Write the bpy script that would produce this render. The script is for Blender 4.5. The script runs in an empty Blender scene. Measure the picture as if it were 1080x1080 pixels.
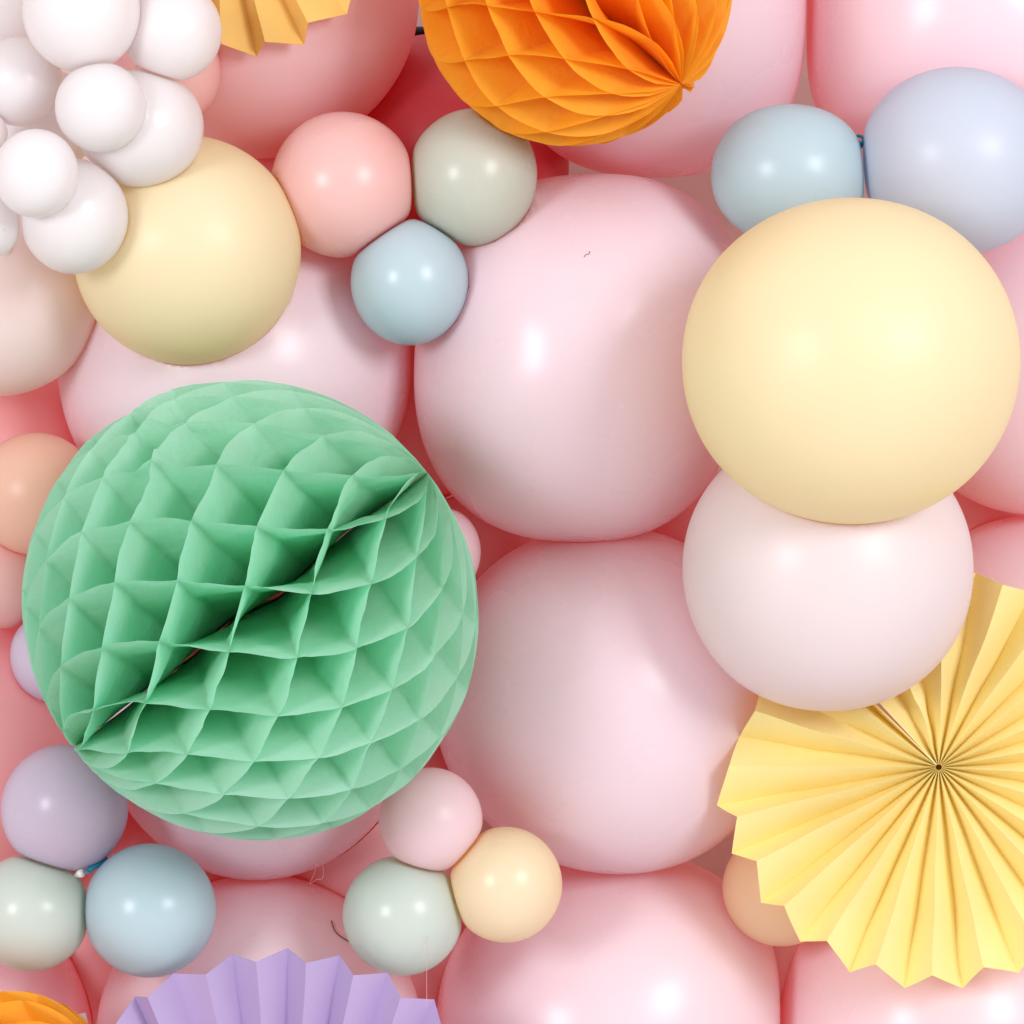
import bpy, bmesh, math, random
from mathutils import Vector, Matrix, noise
from mathutils.bvhtree import BVHTree

random.seed(7)
scene = bpy.context.scene
COL = scene.collection
REF_F, REF_D = 350.0, 4000.0          # millimetres: a plane in front of the wall, its distance to the camera
CAM_D = REF_F + REF_D

def P(px, py, f):
    """a point f millimetres in front of the wall, seen at pixel (px, py) of the photo"""
    s = (CAM_D - f) / REF_D / 1000.0
    return Vector(((px - 540) * s, -f / 1000.0, (540 - py) * s))

def S(f):
    return (CAM_D - f) / REF_D / 1000.0

# ------------------------------------------------------------------ materials
def lin(c):
    out = []
    for v in c:
        v = v / 255.0
        out.append(v / 12.92 if v <= 0.04045 else ((v + 0.055) / 1.055) ** 2.4)
    return (*out, 1.0)

def new_mat(name):
    m = bpy.data.materials.new(name)
    m.use_nodes = True
    nt = m.node_tree
    nt.nodes.clear()
    return m, nt, nt.nodes.new('ShaderNodeOutputMaterial')

def latex(name, rgb, rough=0.25, trans=0.3, spec=0.5, sat=None):
    m, nt, out = new_mat(name)
    N, L = nt.nodes, nt.links
    tc = N.new('ShaderNodeTexCoord')
    big = N.new('ShaderNodeTexNoise'); big.inputs['Scale'].default_value = 5.0; big.inputs['Detail'].default_value = 3
    L.new(tc.outputs['Object'], big.inputs['Vector'])
    base = lin(rgb)
    hsv = N.new('ShaderNodeHueSaturation'); hsv.inputs['Color'].default_value = base
    mr = N.new('ShaderNodeMapRange'); mr.inputs['From Min'].default_value = 0.3; mr.inputs['From Max'].default_value = 0.7
    mr.inputs['To Min'].default_value = 0.965; mr.inputs['To Max'].default_value = 1.03
    L.new(big.outputs['Fac'], mr.inputs['Value']); L.new(mr.outputs['Result'], hsv.inputs['Value'])
    # sparse dust specks
    vor = N.new('ShaderNodeTexVoronoi'); vor.inputs['Scale'].default_value = 38.0
    L.new(tc.outputs['Object'], vor.inputs['Vector'])
    lt = N.new('ShaderNodeMath'); lt.operation = 'LESS_THAN'; lt.inputs[1].default_value = 0.034
    L.new(vor.outputs['Distance'], lt.inputs[0])
    sep = N.new('ShaderNodeSeparateColor'); L.new(vor.outputs['Color'], sep.inputs['Color'])
    gt = N.new('ShaderNodeMath'); gt.operation = 'GREATER_THAN'; gt.inputs[1].default_value = 0.86
    L.new(sep.outputs['Red'], gt.inputs[0])
    mul = N.new('ShaderNodeMath'); mul.operation = 'MULTIPLY'; L.new(lt.outputs[0], mul.inputs[0]); L.new(gt.outputs[0], mul.inputs[1])
    mul2 = N.new('ShaderNodeMath'); mul2.operation = 'MULTIPLY'; mul2.inputs[1].default_value = 0.45; L.new(mul.outputs[0], mul2.inputs[0])
    mix = N.new('ShaderNodeMixRGB'); mix.inputs['Color2'].default_value = (0.25, 0.17, 0.15, 1)
    L.new(mul2.outputs[0], mix.inputs['Fac']); L.new(hsv.outputs['Color'], mix.inputs['Color1'])
    pr = N.new('ShaderNodeBsdfPrincipled')
    L.new(mix.outputs['Color'], pr.inputs['Base Color'])
    pr.inputs['Specular IOR Level'].default_value = spec
    rn = N.new('ShaderNodeTexNoise'); rn.inputs['Scale'].default_value = 9.0; rn.inputs['Detail'].default_value = 4
    L.new(tc.outputs['Object'], rn.inputs['Vector'])
    rr = N.new('ShaderNodeMapRange'); rr.inputs['To Min'].default_value = rough * 0.85; rr.inputs['To Max'].default_value = rough * 1.2
    L.new(rn.outputs['Fac'], rr.inputs['Value']); L.new(rr.outputs['Result'], pr.inputs['Roughness'])
    fine = N.new('ShaderNodeTexNoise'); fine.inputs['Scale'].default_value = 320.0; fine.inputs['Detail'].default_value = 2
    L.new(tc.outputs['Object'], fine.inputs['Vector'])
    bump = N.new('ShaderNodeBump'); bump.inputs['Strength'].default_value = 0.02; bump.inputs['Distance'].default_value = 0.002
    L.new(fine.outputs['Fac'], bump.inputs['Height']); L.new(bump.outputs['Normal'], pr.inputs['Normal'])
    tr = N.new('ShaderNodeBsdfTranslucent'); tr.inputs['Color'].default_value = lin(sat or rgb)
    mx = N.new('ShaderNodeMixShader'); mx.inputs['Fac'].default_value = trans
    L.new(pr.outputs[0], mx.inputs[1]); L.new(tr.outputs[0], mx.inputs[2]); L.new(mx.outputs[0], out.inputs['Surface'])
    return m

def paper(name, rgb, trans_rgb=None, trans=0.25, crease=0.25, scale=22.0, rough=0.75, vary=0.05):
    m, nt, out = new_mat(name)
    N, L = nt.nodes, nt.links
    tc = N.new('ShaderNodeTexCoord')
    n1 = N.new('ShaderNodeTexNoise'); n1.inputs['Scale'].default_value = 16.0; n1.inputs['Detail'].default_value = 5
    L.new(tc.outputs['Object'], n1.inputs['Vector'])
    hsv = N.new('ShaderNodeHueSaturation'); hsv.inputs['Color'].default_value = lin(rgb)
    mr = N.new('ShaderNodeMapRange'); mr.inputs['From Min'].default_value = 0.3; mr.inputs['From Max'].default_value = 0.7
    mr.inputs['To Min'].default_value = 1 - vary; mr.inputs['To Max'].default_value = 1 + vary
    L.new(n1.outputs['Fac'], mr.inputs['Value']); L.new(mr.outputs['Result'], hsv.inputs['Value'])
    pr = N.new('ShaderNodeBsdfPrincipled'); L.new(hsv.outputs['Color'], pr.inputs['Base Color'])
    pr.inputs['Roughness'].default_value = rough; pr.inputs['Specular IOR Level'].default_value = 0.3
    # creases: stretched noise plus fibre grain
    w = N.new('ShaderNodeTexNoise'); w.inputs['Scale'].default_value = scale; w.inputs['Detail'].default_value = 3; w.inputs['Distortion'].default_value = 0.35
    L.new(tc.outputs['Object'], w.inputs['Vector'])
    g = N.new('ShaderNodeTexNoise'); g.inputs['Scale'].default_value = 420.0; g.inputs['Detail'].default_value = 3
    L.new(tc.outputs['Object'], g.inputs['Vector'])
    b1 = N.new('ShaderNodeBump'); b1.inputs['Strength'].default_value = crease; b1.inputs['Distance'].default_value = 0.012
    L.new(w.outputs['Fac'], b1.inputs['Height'])
    b2 = N.new('ShaderNodeBump'); b2.inputs['Strength'].default_value = 0.12; b2.inputs['Distance'].default_value = 0.0015
    L.new(g.outputs['Fac'], b2.inputs['Height']); L.new(b1.outputs['Normal'], b2.inputs['Normal'])
    L.new(b2.outputs['Normal'], pr.inputs['Normal'])
    tr = N.new('ShaderNodeBsdfTranslucent'); tr.inputs['Color'].default_value = lin(trans_rgb or rgb)
    L.new(b2.outputs['Normal'], tr.inputs['Normal'])
    mx = N.new('ShaderNodeMixShader'); mx.inputs['Fac'].default_value = trans
    L.new(pr.outputs[0], mx.inputs[1]); L.new(tr.outputs[0], mx.inputs[2]); L.new(mx.outputs[0], out.inputs['Surface'])
    return m

def plain(name, rgb, rough=0.5, spec=0.4, bump=0.0):
    m, nt, out = new_mat(name)
    N, L = nt.nodes, nt.links
    pr = N.new('ShaderNodeBsdfPrincipled'); pr.inputs['Roughness'].default_value = rough
    pr.inputs['Specular IOR Level'].default_value = spec
    tc = N.new('ShaderNodeTexCoord'); n = N.new('ShaderNodeTexNoise'); n.inputs['Scale'].default_value = 14.0; n.inputs['Detail'].default_value = 5
    L.new(tc.outputs['Object'], n.inputs['Vector'])
    h = N.new('ShaderNodeHueSaturation'); h.inputs['Color'].default_value = lin(rgb)
    mr = N.new('ShaderNodeMapRange'); mr.inputs['To Min'].default_value = 0.92; mr.inputs['To Max'].default_value = 1.08
    L.new(n.outputs['Fac'], mr.inputs['Value']); L.new(mr.outputs['Result'], h.inputs['Value']); L.new(h.outputs['Color'], pr.inputs['Base Color'])
    if bump:
        g = N.new('ShaderNodeTexNoise'); g.inputs['Scale'].default_value = 90.0; L.new(tc.outputs['Object'], g.inputs['Vector'])
        b = N.new('ShaderNodeBump'); b.inputs['Strength'].default_value = bump; b.inputs['Distance'].default_value = 0.003
        L.new(g.outputs['Fac'], b.inputs['Height']); L.new(b.outputs['Normal'], pr.inputs['Normal'])
    L.new(pr.outputs[0], out.inputs['Surface'])
    return m

M = {
    'pink':     latex('pink latex',        (246, 235, 245), 0.27, 0.35, 0.45, sat=(250, 160, 152)),
    'bounce_tinted':   latex('salmon pink latex', (245, 226, 231), 0.30, 0.37, 0.4, sat=(250, 146, 134)),  # pink latex with the reddish shade and bounce light put into its colour
    'apricot':  latex('apricot latex',     (241, 206, 184), 0.32, 0.36, 0.4, sat=(244, 162, 124)),
    'shade_tinted':     latex('rosy latex',        (244, 198, 202), 0.36, 0.42, 0.4, sat=(248, 122, 112)),  # pink latex for the crevices, their reddened shade painted into the colour
    'shade_red':      latex('deep red latex',    (226, 92, 104), 0.36, 0.45, 0.4, sat=(228, 30, 44)),  # also a pink balloon; the red of its shaded gap is painted in
    'blush':    latex('blush white latex', (236, 229, 231), 0.34, 0.34, 0.4, sat=(246, 214, 210)),
    'white':    latex('white latex',       (235, 232, 235), 0.24, 0.33, 0.5, sat=(248, 240, 236)),
    'ivory':    latex('ivory latex',       (240, 230, 230), 0.36, 0.36, 0.4, sat=(245, 210, 192)),
    'yellow':   latex('pale yellow latex', (243, 231, 198), 0.38, 0.36, 0.4, sat=(244, 227, 146)),
    'yellow_s': latex('buttery latex',     (244, 230, 202), 0.27, 0.36, 0.45, sat=(246, 218, 146)),
    'coral':    latex('coral latex',       (240, 204, 200), 0.27, 0.34, 0.45, sat=(244, 140, 112)),
    'pinksm':   latex('soft pink latex',   (245, 226, 233), 0.34, 0.32, 0.4, sat=(248, 156, 150)),
    'sage':     latex('sage latex',        (208, 213, 201), 0.26, 0.33, 0.45, sat=(196, 192, 152)),
    'mintgrey': latex('grey green latex',  (216, 224, 219), 0.25, 0.33, 0.45, sat=(200, 214, 184)),
    'blue':     latex('powder blue latex', (201, 221, 229), 0.25, 0.33, 0.45, sat=(150, 190, 202)),
    'teal':     latex('aqua latex',        (199, 218, 227), 0.28, 0.33, 0.45, sat=(150, 196, 202)),
    'periw':    latex('periwinkle latex',  (212, 220, 232), 0.34, 0.33, 0.4, sat=(190, 198, 222)),
    'lilac':    latex('lilac latex',       (218, 206, 226), 0.26, 0.33, 0.45, sat=(200, 164, 194)),
    'peach':    latex('peach latex',       (238, 210, 174), 0.34, 0.36, 0.4, sat=(243, 182, 112)),
    'green_tissue':  paper('mint tissue',   (216, 240, 229), (134, 226, 184), 0.62, 0.30, 26.0, 0.7, 0.04),
    'orange_tissue': paper('orange tissue', (247, 184, 56), (252, 170, 22), 0.45, 0.30, 26.0, 0.65, 0.04),
    'yellow_card':   paper('yellow card',   (252, 244, 184), (253, 240, 84), 0.36, 0.06, 14.0, 0.7, 0.025),
    'gold_card':     paper('golden card',   (240, 208, 122), (248, 200, 80), 0.32, 0.06, 14.0, 0.7, 0.025),
    'purple_card':   paper('lavender card', (196, 174, 217), (176, 134, 200), 0.25, 0.05, 14.0, 0.7, 0.02),
    'wall':  plain('painted plaster', (222, 202, 196), 0.8, 0.2, 0.2),
    'black': plain('black metal', (28, 26, 27), 0.4),
    'tealknot': plain('stretched teal latex', (28, 130, 160), 0.3),
    'whiteknot': plain('stretched white latex', (226, 226, 222), 0.3),
    'tape': plain('white tape', (236, 234, 236), 0.5),
    'hair': plain('dark hair', (120, 92, 84), 0.5),
    'twig': plain('brown thread', (96, 78, 62), 0.6),
    'nylon': plain('clear nylon', (214, 158, 152), 0.2, 0.7),
}

# ------------------------------------------------------------------ object helpers
def link(name, me, mat=None, parent=None, smooth=True):
    o = bpy.data.objects.new(name, me)
    COL.objects.link(o)
    if mat: me.materials.append(mat)
    if smooth:
        for p in me.polygons: p.use_smooth = True
    if parent: o.parent = parent
    return o

def tag(o, label, cat, group=None):
    o['label'] = label; o['category'] = cat
    if group: o['group'] = group
    return o

def tube_mesh(name, pts, r, seg=8, cap=True):
    bm = bmesh.new()
    rings = []
    n = len(pts)
    rad = r if isinstance(r, (list, tuple)) else [r] * n
    for i, p in enumerate(pts):
        d = (pts[min(i + 1, n - 1)] - pts[max(i - 1, 0)]).normalized()
        a = d.cross(Vector((0.3, 1, 0.2))).normalized(); b = d.cross(a)
        rings.append([bm.verts.new(p + (a * math.cos(t) + b * math.sin(t)) * rad[i]) for t in [2 * math.pi * k / seg for k in range(seg)]])
    for i in range(n - 1):
        for k in range(seg):
            bm.faces.new((rings[i][k], rings[i][(k + 1) % seg], rings[i + 1][(k + 1) % seg], rings[i + 1][k]))
    if cap:
        bm.faces.new(rings[0][::-1]); bm.faces.new(rings[-1])
    bmesh.ops.recalc_face_normals(bm, faces=bm.faces[:])
    me = bpy.data.meshes.new(name); bm.to_mesh(me); bm.free()
    return me

def smooth_path(ctrl, n=6):
    out = []
    for i in range(len(ctrl) - 1):
        p0 = ctrl[max(i - 1, 0)]; p1 = ctrl[i]; p2 = ctrl[i + 1]; p3 = ctrl[min(i + 2, len(ctrl) - 1)]
        for k in range(n):
            t = k / n
            out.append(0.5 * ((2 * p1) + (p2 - p0) * t + (2 * p0 - 5 * p1 + 4 * p2 - p3) * t * t + (3 * p1 - p0 - 3 * p2 + p3) * t ** 3))
    out.append(ctrl[-1])
    return out

# ------------------------------------------------------------------ balloons
# px, py, f, rx, ry, material, superellipse exponent, tilt (deg), label, group, extras
BIG = 'large pink balloons packed behind everything'
WH = 'white balloons of the cluster in the upper corner'
B = []
def balloon(px, py, f, rx, ry, mat, label, group=None, p=2.0, rot=0.0, fz=1.0, pear=None, nodent=False, cat='balloon'):
    B.append(dict(px=px, py=py, f=f, rx=rx, ry=ry, mat=mat, label=label, group=group, p=p, rot=rot, fz=fz, pear=pear))
    return len(B) - 1

# the large pink ones
balloon(270, -5, 240, 172, 172, 'bounce_tinted', 'large pink balloon under the small yellow fan at the top edge', BIG, fz=0.95)
balloon(248, 386, 225, 186, 186, 'pink', 'large pink balloon above the mint honeycomb ball, below the small light blue balloon', BIG)
balloon(609, 382, 265, 172, 190, 'pink', 'large squarish pink balloon in the middle, shaded by the big yellow balloon', BIG, p=2.4, rot=-3, pear=(0.7, -0.7, 0.085))
balloon(638, 734, 208, 181, 180, 'pink', 'large pink balloon touching the tip of the big yellow fan, right of the mint ball', BIG, p=2.06, pear=(0.7, 0.7, 0.075))
balloon(640, 1087, 132, 181, 181, 'pink', 'large pink balloon at the bottom edge below the cream and grey green pair', BIG, p=2.1, pear=(0.72, -0.69, 0.09))
balloon(998, 1090, 112, 180, 186, 'pink', 'large pink balloon at the bottom edge behind the lower points of the big yellow fan', BIG, p=2.15)
balloon(274, 1096, 184, 172, 173, 'pink', 'large pink balloon directly behind the lavender fan', BIG)
balloon(-70, 1098, 150, 167, 170, 'pink', 'large pink balloon in the bottom corner behind the orange honeycomb ball', BIG)
balloon(272, 752, 215, 168, 175, 'pink', 'large pink balloon showing as a crescent under the mint honeycomb ball', BIG)
balloon(690, 0, 195, 166, 187, 'pink', 'large pink balloon behind the orange honeycomb ball at the top', BIG, p=2.45)
balloon(1022, 12, 190, 177, 174, 'pink', 'large pink balloon in the top corner above the periwinkle balloon', BIG, p=2.75)
balloon(1088, 388, 180, 144, 155, 'pink', 'pink balloon peeking out behind the right side of the biggest yellow balloon', BIG)
balloon(1095, 695, 135, 152, 153, 'pink', 'pink balloon on the edge just above the big yellow fan', BIG)
balloon(-18, 800, 185, 146, 152, 'shade_tinted', 'shade-tinted pink balloon at the edge above the lilac balloon', BIG)
balloon(-20, 480, 110, 122, 125, 'shade_tinted', 'deep shade-tinted pink balloon in the gap between the ivory and the peach balloon', BIG)
# deep ones seen only in the gaps, crevice shade painted into their latex
balloon(478, 172, 110, 122, 136, 'shade_red', 'deep pink balloon painted with the red shade of the gap left of the orange honeycomb ball', BIG, p=2.6)
balloon(385, 850, 90, 118, 125, 'shade_tinted', 'deep shade-tinted pink balloon in the gap above the grey green balloon below the mint ball', BIG)
balloon(275, 205, 110, 90, 85, 'shade_tinted', 'deep shade-tinted pink balloon in the wedge between the pale yellow and the coral balloon', BIG)
balloon(500, 605, 70, 80, 90, 'shade_tinted', 'deep shade-tinted pink balloon in the notch beside the right rim of the mint ball', BIG)
balloon(452, 1045, 50, 60, 90, 'shade_tinted', 'deep shade-tinted pink balloon in the gap right of the lavender fan', BIG)
balloon(1025, 548, 60, 62, 60, 'shade_tinted', 'deep shade-tinted pink balloon in the wedge between two pink balloons at the edge', BIG)
balloon(735, 560, 110, 74, 66, 'shade_tinted', 'deep shade-tinted pink balloon in the gap left of the blush white balloon', BIG)
balloon(168, 912, 95, 105, 78, 'shade_tinted', 'deep shade-tinted pink balloon in the gap behind the lilac, pale green and blue trio', BIG)
balloon(440, 430, 60, 74, 110, 'shade_tinted', 'deep shade-tinted pink sliver of a balloon in the slit left of the squarish pink balloon', BIG)
balloon(820, 1000, 40, 70, 110, 'shade_tinted', 'deep shade-tinted pink sliver of a balloon below the peach balloon by the yellow fan', BIG)
balloon(98, 1010, 60, 70, 90, 'shade_tinted', 'deep shade-tinted pink sliver of a balloon below the pale green and powder blue pair', BIG)
balloon(468, 582, 300, 39, 46, 'pinksm', 'small pink balloon peeking out from the right rim of the mint honeycomb ball')
# left edge
balloon(-3, 306, 330, 112, 112, 'ivory', 'ivory balloon at the left edge below the white cluster')
balloon(38, 521, 330, 65, 65, 'apricot', 'peach balloon at the left edge behind the mint honeycomb ball')
balloon(2, 610, 290, 52, 53, 'coral', 'small coral pink balloon at the left edge right below the peach balloon')
balloon(61, 691, 300, 50, 51, 'lilac', 'small lilac balloon half hidden behind the left rim of the mint honeycomb ball')
# pale yellow
balloon(197, 264, 418, 120, 121, 'yellow', 'pale yellow balloon tucked under the white cluster')
balloon(897, 381, 562, 178, 172, 'yellow', 'biggest pale yellow balloon resting on the blush white balloon', p=2.03)
balloon(873, 600, 420, 153, 150, 'blush', 'blush white balloon between the biggest yellow balloon and the yellow fan', p=2.06)
# trio at the top
T1 = 'three small balloons at the upper middle'
balloon(362, 195, 385, 76.5, 77, 'coral', 'coral pink balloon between the yellow and the sage balloon', T1)
balloon(497, 188, 375, 67.5, 72, 'sage', 'grey sage balloon just under the orange honeycomb ball', T1, pear=(0.75, -0.66, 0.05))
balloon(432, 297, 385, 62, 67, 'blue', 'small light blue balloon under the coral and sage pair', T1)
# blue pair
balloon(833, 184, 380, 83, 74, 'teal', 'aqua blue balloon left of the periwinkle one', None, p=2.08)
balloon(1010, 170, 385, 104, 99, 'periw', 'pale periwinkle balloon above the biggest yellow balloon', None, rot=-12)
# lower middle trio
T2 = 'three small balloons at the lower middle'
balloon(454, 865, 385, 55, 55.5, 'pinksm', 'small soft pink balloon on top of the grey green and cream pair', T2)
balloon(425, 965, 375, 63.5, 63.5, 'mintgrey', 'grey green balloon touching the small cream balloon', T2)
balloon(533, 933, 380, 60, 61, 'yellow_s', 'small cream yellow balloon beside the grey green balloon', T2)
# lower left trio
T3 = 'three small balloons at the lower left'
balloon(68, 853, 370, 67, 68, 'lilac', 'lilac balloon in the shade below the mint honeycomb ball', T3)
balloon(33, 962, 375, 62.5, 62, 'mintgrey', 'pale green balloon at the left edge under the lilac balloon', T3)
balloon(158, 960, 380, 70, 70.5, 'blue', 'powder blue balloon above the lavender fan', T3)
balloon(824, 936, 232, 62, 62, 'peach', 'peach balloon behind the points of the big yellow fan')
# white cluster
balloon(86, 12, 570, 62, 64, 'white', 'white balloon of the cluster cut by the top edge, in front of its neighbours', WH)
balloon(182, 33, 530, 52, 53, 'white', 'white balloon of the cluster nearest the small yellow fan', WH)
balloon(20, 86, 500, 46, 47, 'white', 'small white balloon of the cluster at the left edge, second row', WH)
balloon(106, 113, 580, 48, 47.5, 'white', 'white balloon in the centre of the cluster, overlapping the one on the yellow balloon', WH)
balloon(150, 134, 518, 65, 62, 'white', 'larger white balloon of the cluster lying over the top of the pale yellow balloon', WH, pear=(-0.85, 0.5, 0.07))
balloon(38, 183, 600, 45, 47, 'white', 'small white balloon of the cluster in front of the lowest one', WH)
balloon(78, 228, 532, 57, 61, 'white', 'lowest white balloon of the cluster, over the pale yellow and ivory balloons', WH)
balloon(-16, 236, 540, 38, 38, 'white', 'white balloon of the cluster cut by the left edge at the bottom', WH)
balloon(-18, 141, 520, 26, 26, 'white', 'tiny sliver of a white balloon at the left edge of the cluster', WH)
balloon(48, 128, 400, 54, 56, 'white', 'white balloon deep inside the cluster, seen between four others', WH)
balloon(2, 8, 430, 62, 60, 'white', 'white balloon in the top left corner behind the cluster', WH)
balloon(3, 266, 420, 17, 20, 'ivory', 'tiny ivory balloon below the white cluster at the left edge')
balloon(188, 76, 400, 45, 54, 'coral', 'small coral pink balloon behind the white cluster beside the small yellow fan')

# spheres the balloons may not enter: the honeycomb balls
HONEY = [dict(px=265, py=643, f=525, r=246), dict(px=607, py=-12, f=440, r=168), dict(px=10, py=1161, f=450, r=117)]

def make_ball_mesh(b):
    big = max(b['rx'], b['ry']) > 100
    nu, nv = (112, 64) if big else (72, 44)
    s = S(b['f'])
    rx, rz = b['rx'] * s, b['ry'] * s
    ry = 0.5 * (rx + rz) * b['fz']
    b['a'] = (rx, ry, rz); b['c'] = P(b['px'], b['py'], b['f'])
    p = b['p']
    vs = []
    ca, sa = math.cos(math.radians(b['rot'])), math.sin(math.radians(b['rot']))
    for j in range(nv + 1):
        th = math.pi * j / nv                      # pole axis along y, pole j=0 towards the camera
        for i in range(nu if 0 < j < nv else 1):
            ph = 2 * math.pi * i / nu
            d = Vector((math.sin(th) * math.cos(ph), -math.cos(th), math.sin(th) * math.sin(ph)))
            k = (abs(d.x) ** p + abs(d.y) ** 2 + abs(d.z) ** p) if p == 2 else ((abs(d.x) ** p + abs(d.z) ** p) ** (2 / p) + d.y ** 2)
            d = d / math.sqrt(k)
            v = Vector((d.x * rx, d.y * ry, d.z * rz))
            # a slight tapering towards the knot at the back
            t = max(0.0, d.y)
            v.x *= 1 - 0.10 * t ** 2; v.z *= 1 - 0.10 * t ** 2; v.y *= 1 + 0.06 * t ** 3
            if b['pear']:
                q = d.x * b['pear'][0] - d.z * b['pear'][1]
                v *= 1 + b['pear'][2] * max(0, q) ** 2
            v = Vector((v.x * ca - v.z * sa, v.y, v.x * sa + v.z * ca))
            n = noise.noise(Vector((d.x, d.y, d.z)) * 1.1 + Vector((b['px'] * .37, b['py'] * .21, 3)))
            v *= 1 + 0.006 * n
            vs.append(v + b['c'])
    faces = []
    def idx(j, i):
        if j == 0: return 0
        if j == nv: return 1 + (nv - 1) * nu
        return 1 + (j - 1) * nu + i % nu
    for j in range(nv):
        for i in range(nu):
            if j == 0: faces.append((idx(0, 0), idx(1, i + 1), idx(1, i)))
            elif j == nv - 1: faces.append((idx(j, i), idx(j, i + 1), idx(nv, 0)))
            else: faces.append((idx(j, i), idx(j, i + 1), idx(j + 1, i + 1), idx(j + 1, i)))
    b['v'] = vs; b['faces'] = faces

def radius_along(b, d):
    a = b['a']
    return 1 / math.sqrt((d.x / a[0]) ** 2 + (d.y / a[1]) ** 2 + (d.z / a[2]) ** 2)

for b in B: make_ball_mesh(b)

def soft_plane(b, n, dist, soft):
    """press the vertices beyond dist along n (from the centre) back with a rounded shoulder"""
    c = b['c']
    for k, v in enumerate(b['v']):
        h = (v - c).dot(n)
        x = (h - dist) / soft
        if x > -4:
            sp = soft * (math.log1p(math.exp(x)) if x < 30 else x)
            b['v'][k] = v - n * sp

def dent(b, c2, a2):
    """push vertices that lie inside the ellipsoid (c2, a2) out to its surface"""
    for k, v in enumerate(b['v']):
        d = v - c2
        q = math.sqrt((d.x / a2[0]) ** 2 + (d.y / a2[1]) ** 2 + (d.z / a2[2]) ** 2)
        if 1e-6 < q < 1.004:
            b['v'][k] = c2 + d * (1.004 / q)

def obb(b):
    return b['c'], b['a']

for i, b in enumerate(B):
    for j in range(i + 1, len(B)):
        e = B[j]
        D = e['c'] - b['c']; dist = D.length; n = D / dist
        r1, r2 = radius_along(b, n), radius_along(e, n)
        if dist >= r1 + r2 - 0.0005 or dist < 0.3 * max(r1, r2): continue
        if abs(b['f'] - e['f']) < 28:
            pen = r1 + r2 - dist
            a = r1 - pen * r2 / (r1 + r2)
            so = 0.06 * min(r1, r2)
            soft_plane(b, n, a - 0.0008, so * 0.5); soft_plane(e, -n, dist - a - 0.0008, so * 0.5)
for i, b in enumerate(B):
    for e in sorted(B, key=lambda q: q['f']):
        if e is not b and e['f'] - b['f'] >= 28:
            if (e['c'] - b['c']).length < max(b['a']) + max(e['a']): dent(b, e['c'], e['a'])
    for h in HONEY:
        s = S(h['f'])
        if h['f'] > b['f'] - 40:
            c = P(h['px'], h['py'], h['f']); r = h['r'] * s
            if (c - b['c']).length < r + max(b['a']): dent(b, c, (r, r, r))

BALL = {}
for b in B:
    me = bpy.data.meshes.new('balloon')
    me.from_pydata([v - b['c'] for v in b['v']], [], b['faces']); me.update()
    bm = bmesh.new(); bm.from_mesh(me); bmesh.ops.recalc_face_normals(bm, faces=bm.faces[:]); bm.to_mesh(me); bm.free()
    o = link('balloon', me, M[b['mat']])
    o.location = b['c']
    tag(o, b['label'], 'balloon', b['group'])
    BALL[b['label']] = o
bpy.context.view_layer.update()

def part(o, name, me, mat):
    """me is in world coordinates; becomes a child of o"""
    me.transform(Matrix.Translation(-o.location))
    return link(name, me, mat, o)

# visible knots
def knot(o, pts, r, mat, rolled=None):
    k = part(o, 'knot', tube_mesh('knot', smooth_path(pts, 5), r, 10), mat)
    if rolled:
        c, rr, n = rolled
        bm = bmesh.new()
        n = n.normalized(); a = n.cross(Vector((0.2, 1, 0.1))).normalized(); bb = n.cross(a)
        G = []
        for i in range(18):
            t = 2 * math.pi * i / 18; cc = c + (a * math.cos(t) + bb * math.sin(t)) * rr
            G.append([bm.verts.new(cc + ((cc - c).normalized() * math.cos(u) + n * math.sin(u)) * rr * 0.38) for u in [2 * math.pi * q / 8 for q in range(8)]])
        for i in range(18):
            for q in range(8):
                bm.faces.new((G[i][q], G[(i + 1) % 18][q], G[(i + 1) % 18][(q + 1) % 8], G[i][(q + 1) % 8]))
        bmesh.ops.recalc_face_normals(bm, faces=bm.faces[:])
        me = bpy.data.meshes.new('rolled_lip'); bm.to_mesh(me); bm.free()
        me.transform(Matrix.Translation(-o.location))
        link('rolled_lip', me, mat, k)
    return k

def find(s):
    return next(o for l, o in BALL.items() if s in l)

o = find('aqua blue'); f = 382
knot(o, [P(897, 165, f - 10), P(903, 158, f), P(908, 150, f + 4)], [0.004] * 11, M['tealknot'], (P(906, 147, f + 6), 0.0045, Vector((0.2, -1, 0.5))))
o = find('powder blue balloon'); f = 384
knot(o, [P(112, 906, f - 14), P(105, 911, f - 4), P(97, 915.5, f + 4), P(93.5, 918, f + 6)], 0.0030, M['tealknot'], (P(93.5, 918.5, f + 8), 0.0028, Vector((0.4, -1, 0.6))))
o = find('pale green balloon at the left'); f = 388
knot(o, [P(78, 925, f - 12), P(83, 922, f), P(86, 921, f + 6)], [0.0026] * 6 + [0.0045] * 5, M['whiteknot'])

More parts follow.
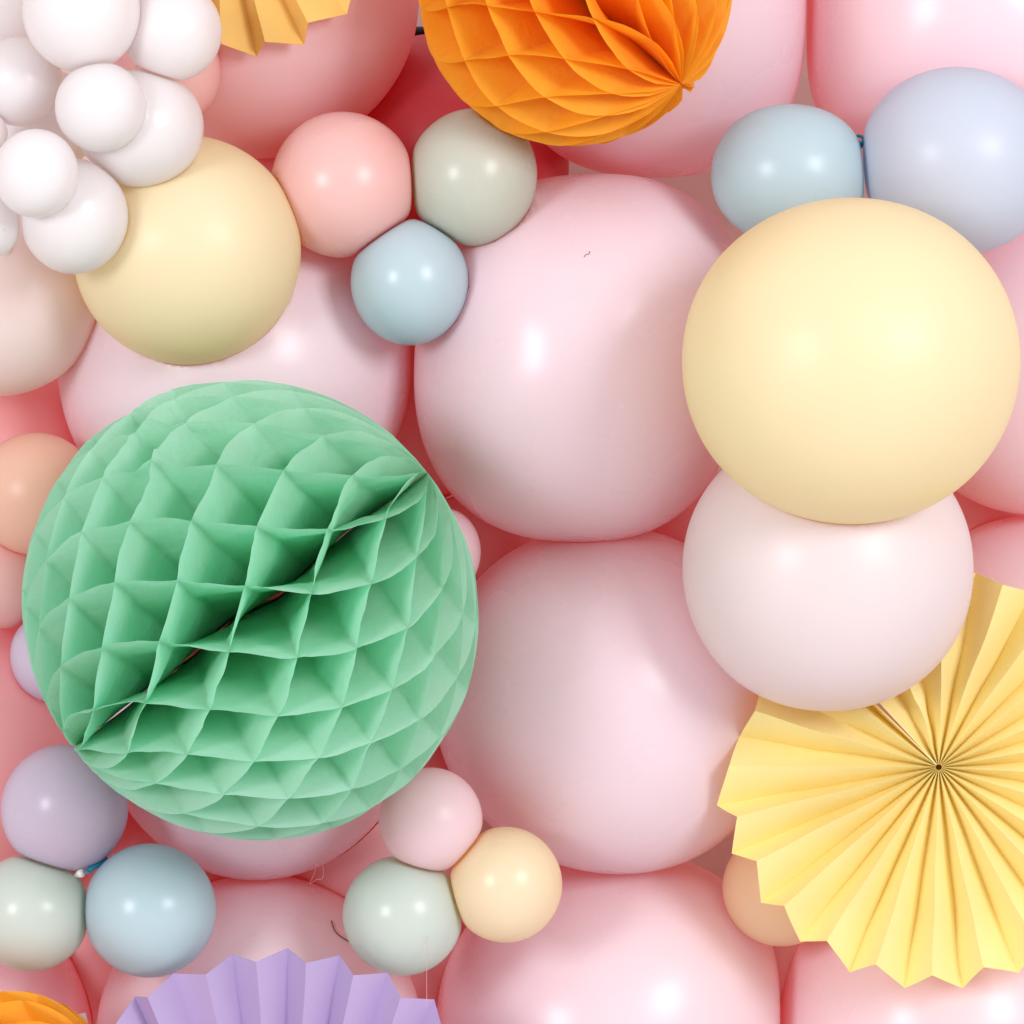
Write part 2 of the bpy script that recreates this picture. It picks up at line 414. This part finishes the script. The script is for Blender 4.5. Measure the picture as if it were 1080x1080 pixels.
# ------------------------------------------------------------------ honeycomb balls
def honeycomb(name, px, py, f, R, ax2d, tilt, r_axial, period, sheets, mat, label, phase=0.0, twist=0.0, amp_noise=0.004, seam=None, r0=0.006, seed=0, phi0=0.0, crumple=None):
    """Half-disc tissue sheets radiating from a spine, glued to their neighbours along
    staggered lines, so the sphere opens into diamond cells."""
    s = S(f); R *= s; RA = r_axial * s; L = period * s
    A = Vector((ax2d[0], 0, ax2d[1])).normalized()
    A = (A * math.cos(tilt) + Vector((0, -1, 0)) * math.sin(tilt)).normalized()
    C = Vector((0, -1, 0)); C = (C - A * C.dot(A)).normalized()
    Bv = A.cross(C)
    delta = 2 * math.pi / sheets
    verts, faces = [], []
    half = L / 2
    nh = int(math.ceil(RA / half)) + 1
    ts = []
    SUB = 8
    for k in range(-nh * SUB, nh * SUB + 1):
        t = (k / SUB + phase) * half
        if -RA * 0.995 <= t <= RA * 0.995: ts.append((t, k))
    ts = [(-RA * 0.997, None)] + ts + [(RA * 0.997, None)]
    RS = 16
    def zig(t):                       # triangle wave, -1 .. 1, nodes at multiples of half
        u = (t / half - phase)
        w = abs(((u + 1) % 2 + 2) % 2 - 1)   # 0..1..0
        z = 1 - 2 * w
        # tiny flat at each glue line, gentle S between
        z = max(-1, min(1, z * 1.045))
        return z * (0.95 + 0.05 * z * z) if abs(z) < 1 else z
    off = Vector((seed * 3.1, seed * 1.7, 0))
    for i in range(sheets):
        base = len(verts)
        ph0 = (i + 0.5) * delta + phi0
        sgn = 1 if i % 2 == 0 else -1
        for (t, k) in ts:
            rho_o = R * math.sqrt(max(0.0, 1 - (t / RA) ** 2))
            wob = 1 + 0.008 * noise.noise(Vector((t * 30, i * 1.7, seed)))
            rho_o *= wob
            z = zig(t)
            for q in range(RS + 1):
                u = q / RS
                r0t = r0 * (1.3 + 1.6 * noise.noise(Vector((t * 14, seed * 2.3, 1)))) * (1 - (t / RA) ** 2)
                r0t = max(0.0015, r0t)
                rr = r0t + (max(rho_o, r0t) - r0t) * u
                ph = ph0 + sgn * z * delta * 0.5 * (0.985)
                # cells are not all equally open
                ph += delta * 0.75 * noise.noise(Vector((math.cos(ph) * 1.3, math.sin(ph) * 1.3, t * 4)) + off) * min(1, u * 2)
                if seam: ph += seam(ph, t / RA)
                v = A * t + (C * math.cos(ph) + Bv * math.sin(ph)) * rr
                nv = noise.noise_vector(v * 16 + off) * amp_noise + noise.noise_vector(v * 42 + off * 2) * amp_noise * 0.35
                nv = nv + noise.noise_vector(v * 105 + off * 3) * amp_noise * 0.16
                rad = v.normalized() if v.length > 1e-6 else C
                nv = nv - rad * nv.dot(rad) * min(1.0, rr / (R * 0.6))
                v = v + Bv * 0.009 * noise.noise(Vector((t * 11, seed, 4))) * (1 - u) * (1 - (t / RA) ** 2)
                edge = min(1.0, rr / (R * 0.3))
                v = v + nv * 0.85 * edge
                if crumple and v.y < 0:
                    near = math.exp(-((v.x - crumple[0]) ** 2 + (v.z - crumple[1]) ** 2) / crumple[2] ** 2)
                    if near > 0.02:
                        v = v + (noise.noise_vector(v * 38 + Vector((9, 2, 4))) * 0.013 + noise.noise_vector(v * 90) * 0.007) * near * u
                verts.append(v)
        W = RS + 1
        for a in range(len(ts) - 1):
            for q in range(RS):
                x = base + a * W + q
                faces.append((x, x + 1, x + W + 1, x + W))
    me = bpy.data.meshes.new(name); me.from_pydata(verts, [], faces); me.update()
    root = bpy.data.objects.new(name, None); COL.objects.link(root); root.location = P(px, py, f)
    root.empty_display_size = 0.05
    o = link('tissue', me, mat, root, smooth=True)
    # sharp folds at the glue lines
    tag(root, label, 'paper decoration', 'honeycomb paper balls')
    return root

honeycomb('honeycomb_ball', 265, 643, 525, 246, (363, 282), 0.02, 236, 101, 44, M['green_tissue'],
          'big mint green tissue honeycomb ball over the pink balloons', phase=-0.44, seed=1, amp_noise=0.006, seam=lambda ph, t: 0.15 * math.sin(ph), phi0=-0.08, r0=0.012, crumple=(-0.082, 0.166, 0.042))
honeycomb('honeycomb_ball', 607, -12, 440, 168, (111, -109), 0.35, 163, 88, 30, M['orange_tissue'],
          'orange tissue honeycomb ball cut by the top edge', phase=0.2, seed=4, amp_noise=0.003)
honeycomb('honeycomb_ball', 10, 1161, 450, 117, (0.9, 0.45), 0.3, 114, 62, 30, M['orange_tissue'],
          'small orange tissue honeycomb ball peeking in at the bottom left corner', phase=0.3, seed=9, amp_noise=0.003)

# ------------------------------------------------------------------ paper fans
def fan(name, cx, cy, f, ridges, valleys_depth, mat, label, r0=4.0, tilt=None, obstacles=(), NR=22, extra=None, crump=0.0, closed=False, seed=0):
    """ridges: ordered list of (px, py, kind) of the outer edge, kind 0 = front fold, 1 = back fold."""
    n = len(ridges); rows = []
    ctr = Vector((cx, cy))
    SEG = 4
    pts = []
    for i in range(n - (0 if closed else 1)):
        a = ridges[i]; b2 = ridges[(i + 1) % n]
        for k in range(SEG):
            t = k / SEG
            pts.append((a[0] + (b2[0] - a[0]) * t, a[1] + (b2[1] - a[1]) * t, a[2] + (b2[2] - a[2]) * t, i, t))
    if not closed:
        a = ridges[-1]; pts.append((a[0], a[1], a[2], n - 1, 0))
    verts = []; faces = []
    for (x, y, kd, i, t) in pts:
        ex, ey = x - cx, y - cy
        for q in range(NR + 1):
            u = q / NR
            u = u ** 1.15
            # start at the eyelet radius
            R = math.hypot(ex, ey)
            w = (r0 + (R - r0) * u) / R
            X, Y = cx + ex * w, cy + ey * w
            depth = valleys_depth * (0.36 + 0.64 * min(1, u * 1.6))
            # panels bow a little between the folds
            bow = math.sin(math.pi * t) * 0.06 * depth * (1 if i % 2 else -1)
            F = f - kd * depth + bow
            if tilt: F += tilt[0] * (X - cx) + tilt[1] * (Y - cy)
            v = P(X, Y, F)
            if crump:
                nv = noise.noise_vector(v * 14 + Vector((seed, 0, 0)))
                v += nv * crump * min(1, u * 1.5)
                ga = math.degrees(math.atan2(cy - y, x - cx))
                if seed == 3 and 84 < ga < 130:
                    w2 = noise.noise_vector(v * 30 + Vector((5, 0, 0)))
                    v += w2 * 0.008 * math.sin(math.pi * (ga - 84) / 46) * min(1, u * 3)
            if extra: v = extra(v, X, Y, u)
            for (bx, by, bw, bh, push) in obstacles:      # tucked back behind a balloon
                k1 = math.hypot((X - bx) / bw, (Y - by) / bh)
                t1 = max(0.0, min(1.0, (1.12 - k1) / 0.55))
                v.y += push * t1 * t1 * (3 - 2 * t1)
            verts.append(v)
    W = NR + 1
    m = len(pts)
    for a in range(m if closed else m - 1):
        for q in range(NR):
            x = a * W + q; y = ((a + 1) % m) * W + q
            faces.append((x, x + 1, y + 1, y))
    c = P(cx, cy, f)
    me = bpy.data.meshes.new('pleated_paper'); me.from_pydata([v - c for v in verts], [], faces); me.update()
    for p in me.polygons: p.use_smooth = True
    # folds stay sharp
    sharp = set()
    for a in range(m):
        if a % SEG == 0:
            for q in range(NR): sharp.add((a * W + q, a * W + q + 1))
    for e in me.edges:
        k = tuple(sorted(e.vertices))
        if k in sharp: e.use_edge_sharp = True
    root = bpy.data.objects.new(name, None); COL.objects.link(root); root.location = c; root.empty_display_size = 0.05
    o = link('pleated_paper', me, mat, root, smooth=False)
    for p in me.polygons: p.use_smooth = True
    so = o.modifiers.new('thick', 'SOLIDIFY'); so.thickness = 0.0007; so.offset = 0
    es = o.modifiers.new('edges', 'EDGE_SPLIT'); es.split_angle = math.radians(35)
    tag(root, label, 'paper fan', 'pleated paper fans')
    return root

def polar(cx, cy, r, deg):
    a = math.radians(deg)
    return cx + r * math.cos(a), cy - r * math.sin(a)

# the big yellow fan: fold angles as they stand, from the seam clockwise round to the seam
cx, cy = 990, 809
seq = [(132.2, 0), (119, 1), (110, 0), (99, 1), (87.6, 0), (79, 1), (70.7, 0), (61.5, 1), (54.2, 0), (45, 1), (38.4, 0), (30.5, 1),
       (23.7, 0), (16.5, 1), (10.0, 0), (3.2, 1), (-3, 0), (-10, 1), (-16.7, 0), (-25, 1), (-32.4, 0), (-39.5, 1), (-46, 0), (-54, 1),
       (-61, 0), (-68.7, 1), (-76.9, 0), (-83.7, 1), (-91.7, 0), (-98.8, 1), (-107.6, 0), (-113.7, 1), (-122.6, 0), (-128.8, 1),
       (-138, 0), (-143, 1), (-152.5, 0), (-157.2, 1), (-166, 0), (-170.4, 1), (-180.5, 0), (-188.5, 1), (-196.6, 0), (-205, 1), (-216.7, 0), (-222, 1), (-225.2, 0)]
out = []
for a, k in seq:
    r = (218 if k == 0 else 235.5) + random.uniform(-1.5, 1.5)
    r = {-180.5: 221, -188.5: 213, -196.6: 202, -205: 206}.get(a, r)
    if 48 < a < 125: r = (204 if k == 0 else 209) + random.uniform(-1, 1)
    x, y = polar(cx, cy, r, a); out.append((x, y, k))
v1 = next(b for b in B if 'blush white balloon between' in b['label'])
y2 = next(b for b in B if 'biggest pale yellow' in b['label'])
root = fan('paper_fan', cx, cy, 371, out, 40, M['yellow_card'], 'big yellow pleated paper fan below the blush white balloon', r0=3.2,
           tilt=(-0.04, 0.05), obstacles=[(873, 600, 153, 150, 0.09)], crump=0.0028, seed=3)
me = tube_mesh('eyelet', [P(990, 810, 353) - root.location, P(990, 810, 347) - root.location], 0.0036, 16)
link('eyelet', me, plain('brown card', (120, 90, 60), 0.8), root)

# the small yellow fan at the top
cx, cy = 225, -175
known = [(365, 15, 1), (324.5, 24, 0), (320, 47, 1), (280, 44, 0), (270, 59, 1), (234, 46, 0), (218, 56, 1)]
out = []
ang0 = -40.0
for k in range(13, 0, -1):
    a = -53.6 + 7.0 * k + 7.0
    out.append((*polar(cx, cy, 214 if k % 2 == 0 else 202, a), 1 if k % 2 == 0 else 0))
out += known
for k in range(1, 31):
    a = -91.5 - 7.0 * k
    out.append((*polar(cx, cy, 230 if k % 2 == 0 else 219, a), 1 if k % 2 == 0 else 0))
fan('paper_fan', cx, cy, 432, out, 26, M['gold_card'], 'small yellow pleated paper fan hanging in from the top edge', crump=0.002, seed=8)

# the lavender fan
cx, cy = 300, 1400
known = [(119, 1083, 0), (142, 1051, 1), (155.6, 1051.5, 0), (183, 1027, 1), (218, 1027.5, 0), (246, 1006, 1), (270, 1014, 0), (303, 1000, 1),
         (322, 1016, 0), (357.5, 1008, 1), (371.6, 1028.5, 0), (408, 1026, 1), (422.6, 1053, 0), (458, 1054, 1), (466, 1086, 0)]
pre = [(66, 1170, 1), (82, 1165, 0), (80, 1125, 1), (100, 1122, 0), (104, 1084, 1)]
post = [(492, 1092, 1), (496, 1130, 0), (520, 1140, 1), (514, 1170, 0)]
fan('paper_fan', cx, cy, 455, pre + known + post, 26, M['purple_card'], 'lavender pleated paper fan rising from the bottom edge', crump=0.0015, r0=6, seed=5)

# ------------------------------------------------------------------ threads, hairs, tape
def strand(name, pts, r, mat, label, cat):
    c = pts[0].copy()
    me = tube_mesh(name, smooth_path([p - c for p in pts], 8), r, 6)
    o = link(name, me, mat); o.location = c
    return tag(o, label, cat)

def on_ball(b, px, py, lift=0.0006):
    """the point of balloon b's front that the photo shows at px, py"""
    if 'bvh' not in b: b['bvh'] = BVHTree.FromPolygons(b['v'], b['faces'])
    cam = Vector((0, -CAM_D / 1000, 0)); d = (P(px, py, 400) - cam).normalized()
    hit = b['bvh'].ray_cast(cam, d)[0]
    return (hit if hit else P(px, py, b['f'])) - d * lift

def bl(s): return next(b for b in B if s in b['label'])
mid = bl('squarish pink'); low = bl('directly behind the lavender'); gg = bl('grey green balloon touching')
strand('hair', [on_ball(mid, *q) for q in ((616, 271), (618, 268.5), (621, 268), (622, 265))], 0.00035, M['hair'], 'tiny dark curled hair stuck on the large squarish pink balloon', 'hair')
strand('thread', [on_ball(low, *q, 0.002) for q in ((349.5, 971), (352, 979), (356, 985), (363, 990), (371, 995))], 0.0007, M['twig'], 'brown bent thread end beside the grey green balloon', 'thread')
strand('fishing_line', [on_ball(gg, 450.5, 988, 0.001), P(450, 1010, 440), P(450, 1035, 455), P(450, 1062, 470)], 0.00028, M['nylon'], 'clear nylon line hanging down from the grey green balloon', 'fishing line')
strand('fishing_line', [P(334, 912, 330), P(331, 922, 345), P(327, 932, 360), P(333, 928, 350), P(340, 926, 345), P(341, 918, 335), P(340, 909, 330)], 0.0002, M['nylon'], 'looped nylon line in the gap left of the grey green balloon', 'fishing line')
# white tape scrap at the bottom left
bm = bmesh.new()
q = [P(81, 1070, 345), P(90, 1068, 350), P(94, 1084, 350), P(84, 1088, 345)]
c = q[0].copy()
vs = [bm.verts.new(p - c) for p in q]; bm.faces.new(vs)
ex = bmesh.ops.extrude_face_region(bm, geom=bm.faces[:])
for v in [g for g in ex['geom'] if isinstance(g, bmesh.types.BMVert)]: v.co.y += 0.0008
bmesh.ops.recalc_face_normals(bm, faces=bm.faces[:])
me = bpy.data.meshes.new('tape_scrap'); bm.to_mesh(me); bm.free()
o = link('tape_scrap', me, M['tape'], smooth=False); o.location = c
tag(o, 'white scrap of tape beside the small orange honeycomb ball', 'tape')

# ------------------------------------------------------------------ wall and frame
bm = bmesh.new()
vs = [bm.verts.new(Vector(p)) for p in ((-2.5, 0.13, -2), (2.5, 0.13, -2), (2.5, 0.13, 2), (-2.5, 0.13, 2))]
bm.faces.new(vs); me = bpy.data.meshes.new('wall'); bm.to_mesh(me); bm.free()
w = link('wall', me, M['wall'], smooth=False); w['kind'] = 'structure'
me = tube_mesh('frame_rod', [P(-150, 33, 40) - P(440, 33, 40), Vector((0, 0, 0)), P(700, 33, 40) - P(440, 33, 40)], 0.0055, 16)
o = link('frame_rod', me, M['black']); o.location = P(440, 33, 40)
tag(o, 'black metal rod seen in the gap left of the orange honeycomb ball', 'rod')

# ------------------------------------------------------------------ light
def area(name, direction, dist, sx, sy, power, color, target=(0, -0.35, 0)):
    l = bpy.data.lights.new(name, 'AREA'); l.shape = 'RECTANGLE'; l.size = sx; l.size_y = sy; l.energy = power; l.color = color
    o = bpy.data.objects.new(name, l); COL.objects.link(o)
    d = Vector(direction).normalized(); t = Vector(target)
    o.location = t + d * dist
    o.rotation_euler = (-d).to_track_quat('-Z', 'Y').to_euler()
    return o

area('key_softbox', (0.56, -0.79, 0.26), 6.0, 1.7, 1.9, 240, (0.965, 0.965, 1.0))
area('fill_softbox', (-0.54, -0.83, 0.13), 6.0, 1.4, 1.6, 190, (0.97, 0.97, 1.0))

world = bpy.data.worlds.new('World'); scene.world = world; world.use_nodes = True
bg = world.node_tree.nodes['Background']; bg.inputs['Color'].default_value = (1.0, 0.96, 0.95, 1); bg.inputs['Strength'].default_value = 1.04

# ------------------------------------------------------------------ camera
cam = bpy.data.cameras.new('camera'); cam.sensor_width = 36; cam.lens = 36 * REF_D / 1080.0; cam.clip_end = 100
co = bpy.data.objects.new('camera', cam); COL.objects.link(co)
co.location = (0, -CAM_D / 1000, 0); co.rotation_euler = (math.pi / 2, 0, 0)
scene.camera = co

vs_ = scene.view_settings
scene.display_settings.display_device = 'sRGB'
vs_.view_transform = 'Standard'; vs_.look = 'None'; vs_.exposure = -0.3; vs_.gamma = 1; vs_.use_curve_mapping = False
cy_ = scene.cycles
cy_.max_bounces = 14; cy_.diffuse_bounces = 10; cy_.glossy_bounces = 4; cy_.transmission_bounces = 10
cy_.use_denoising = True
cy_.caustics_reflective = False; cy_.caustics_refractive = False
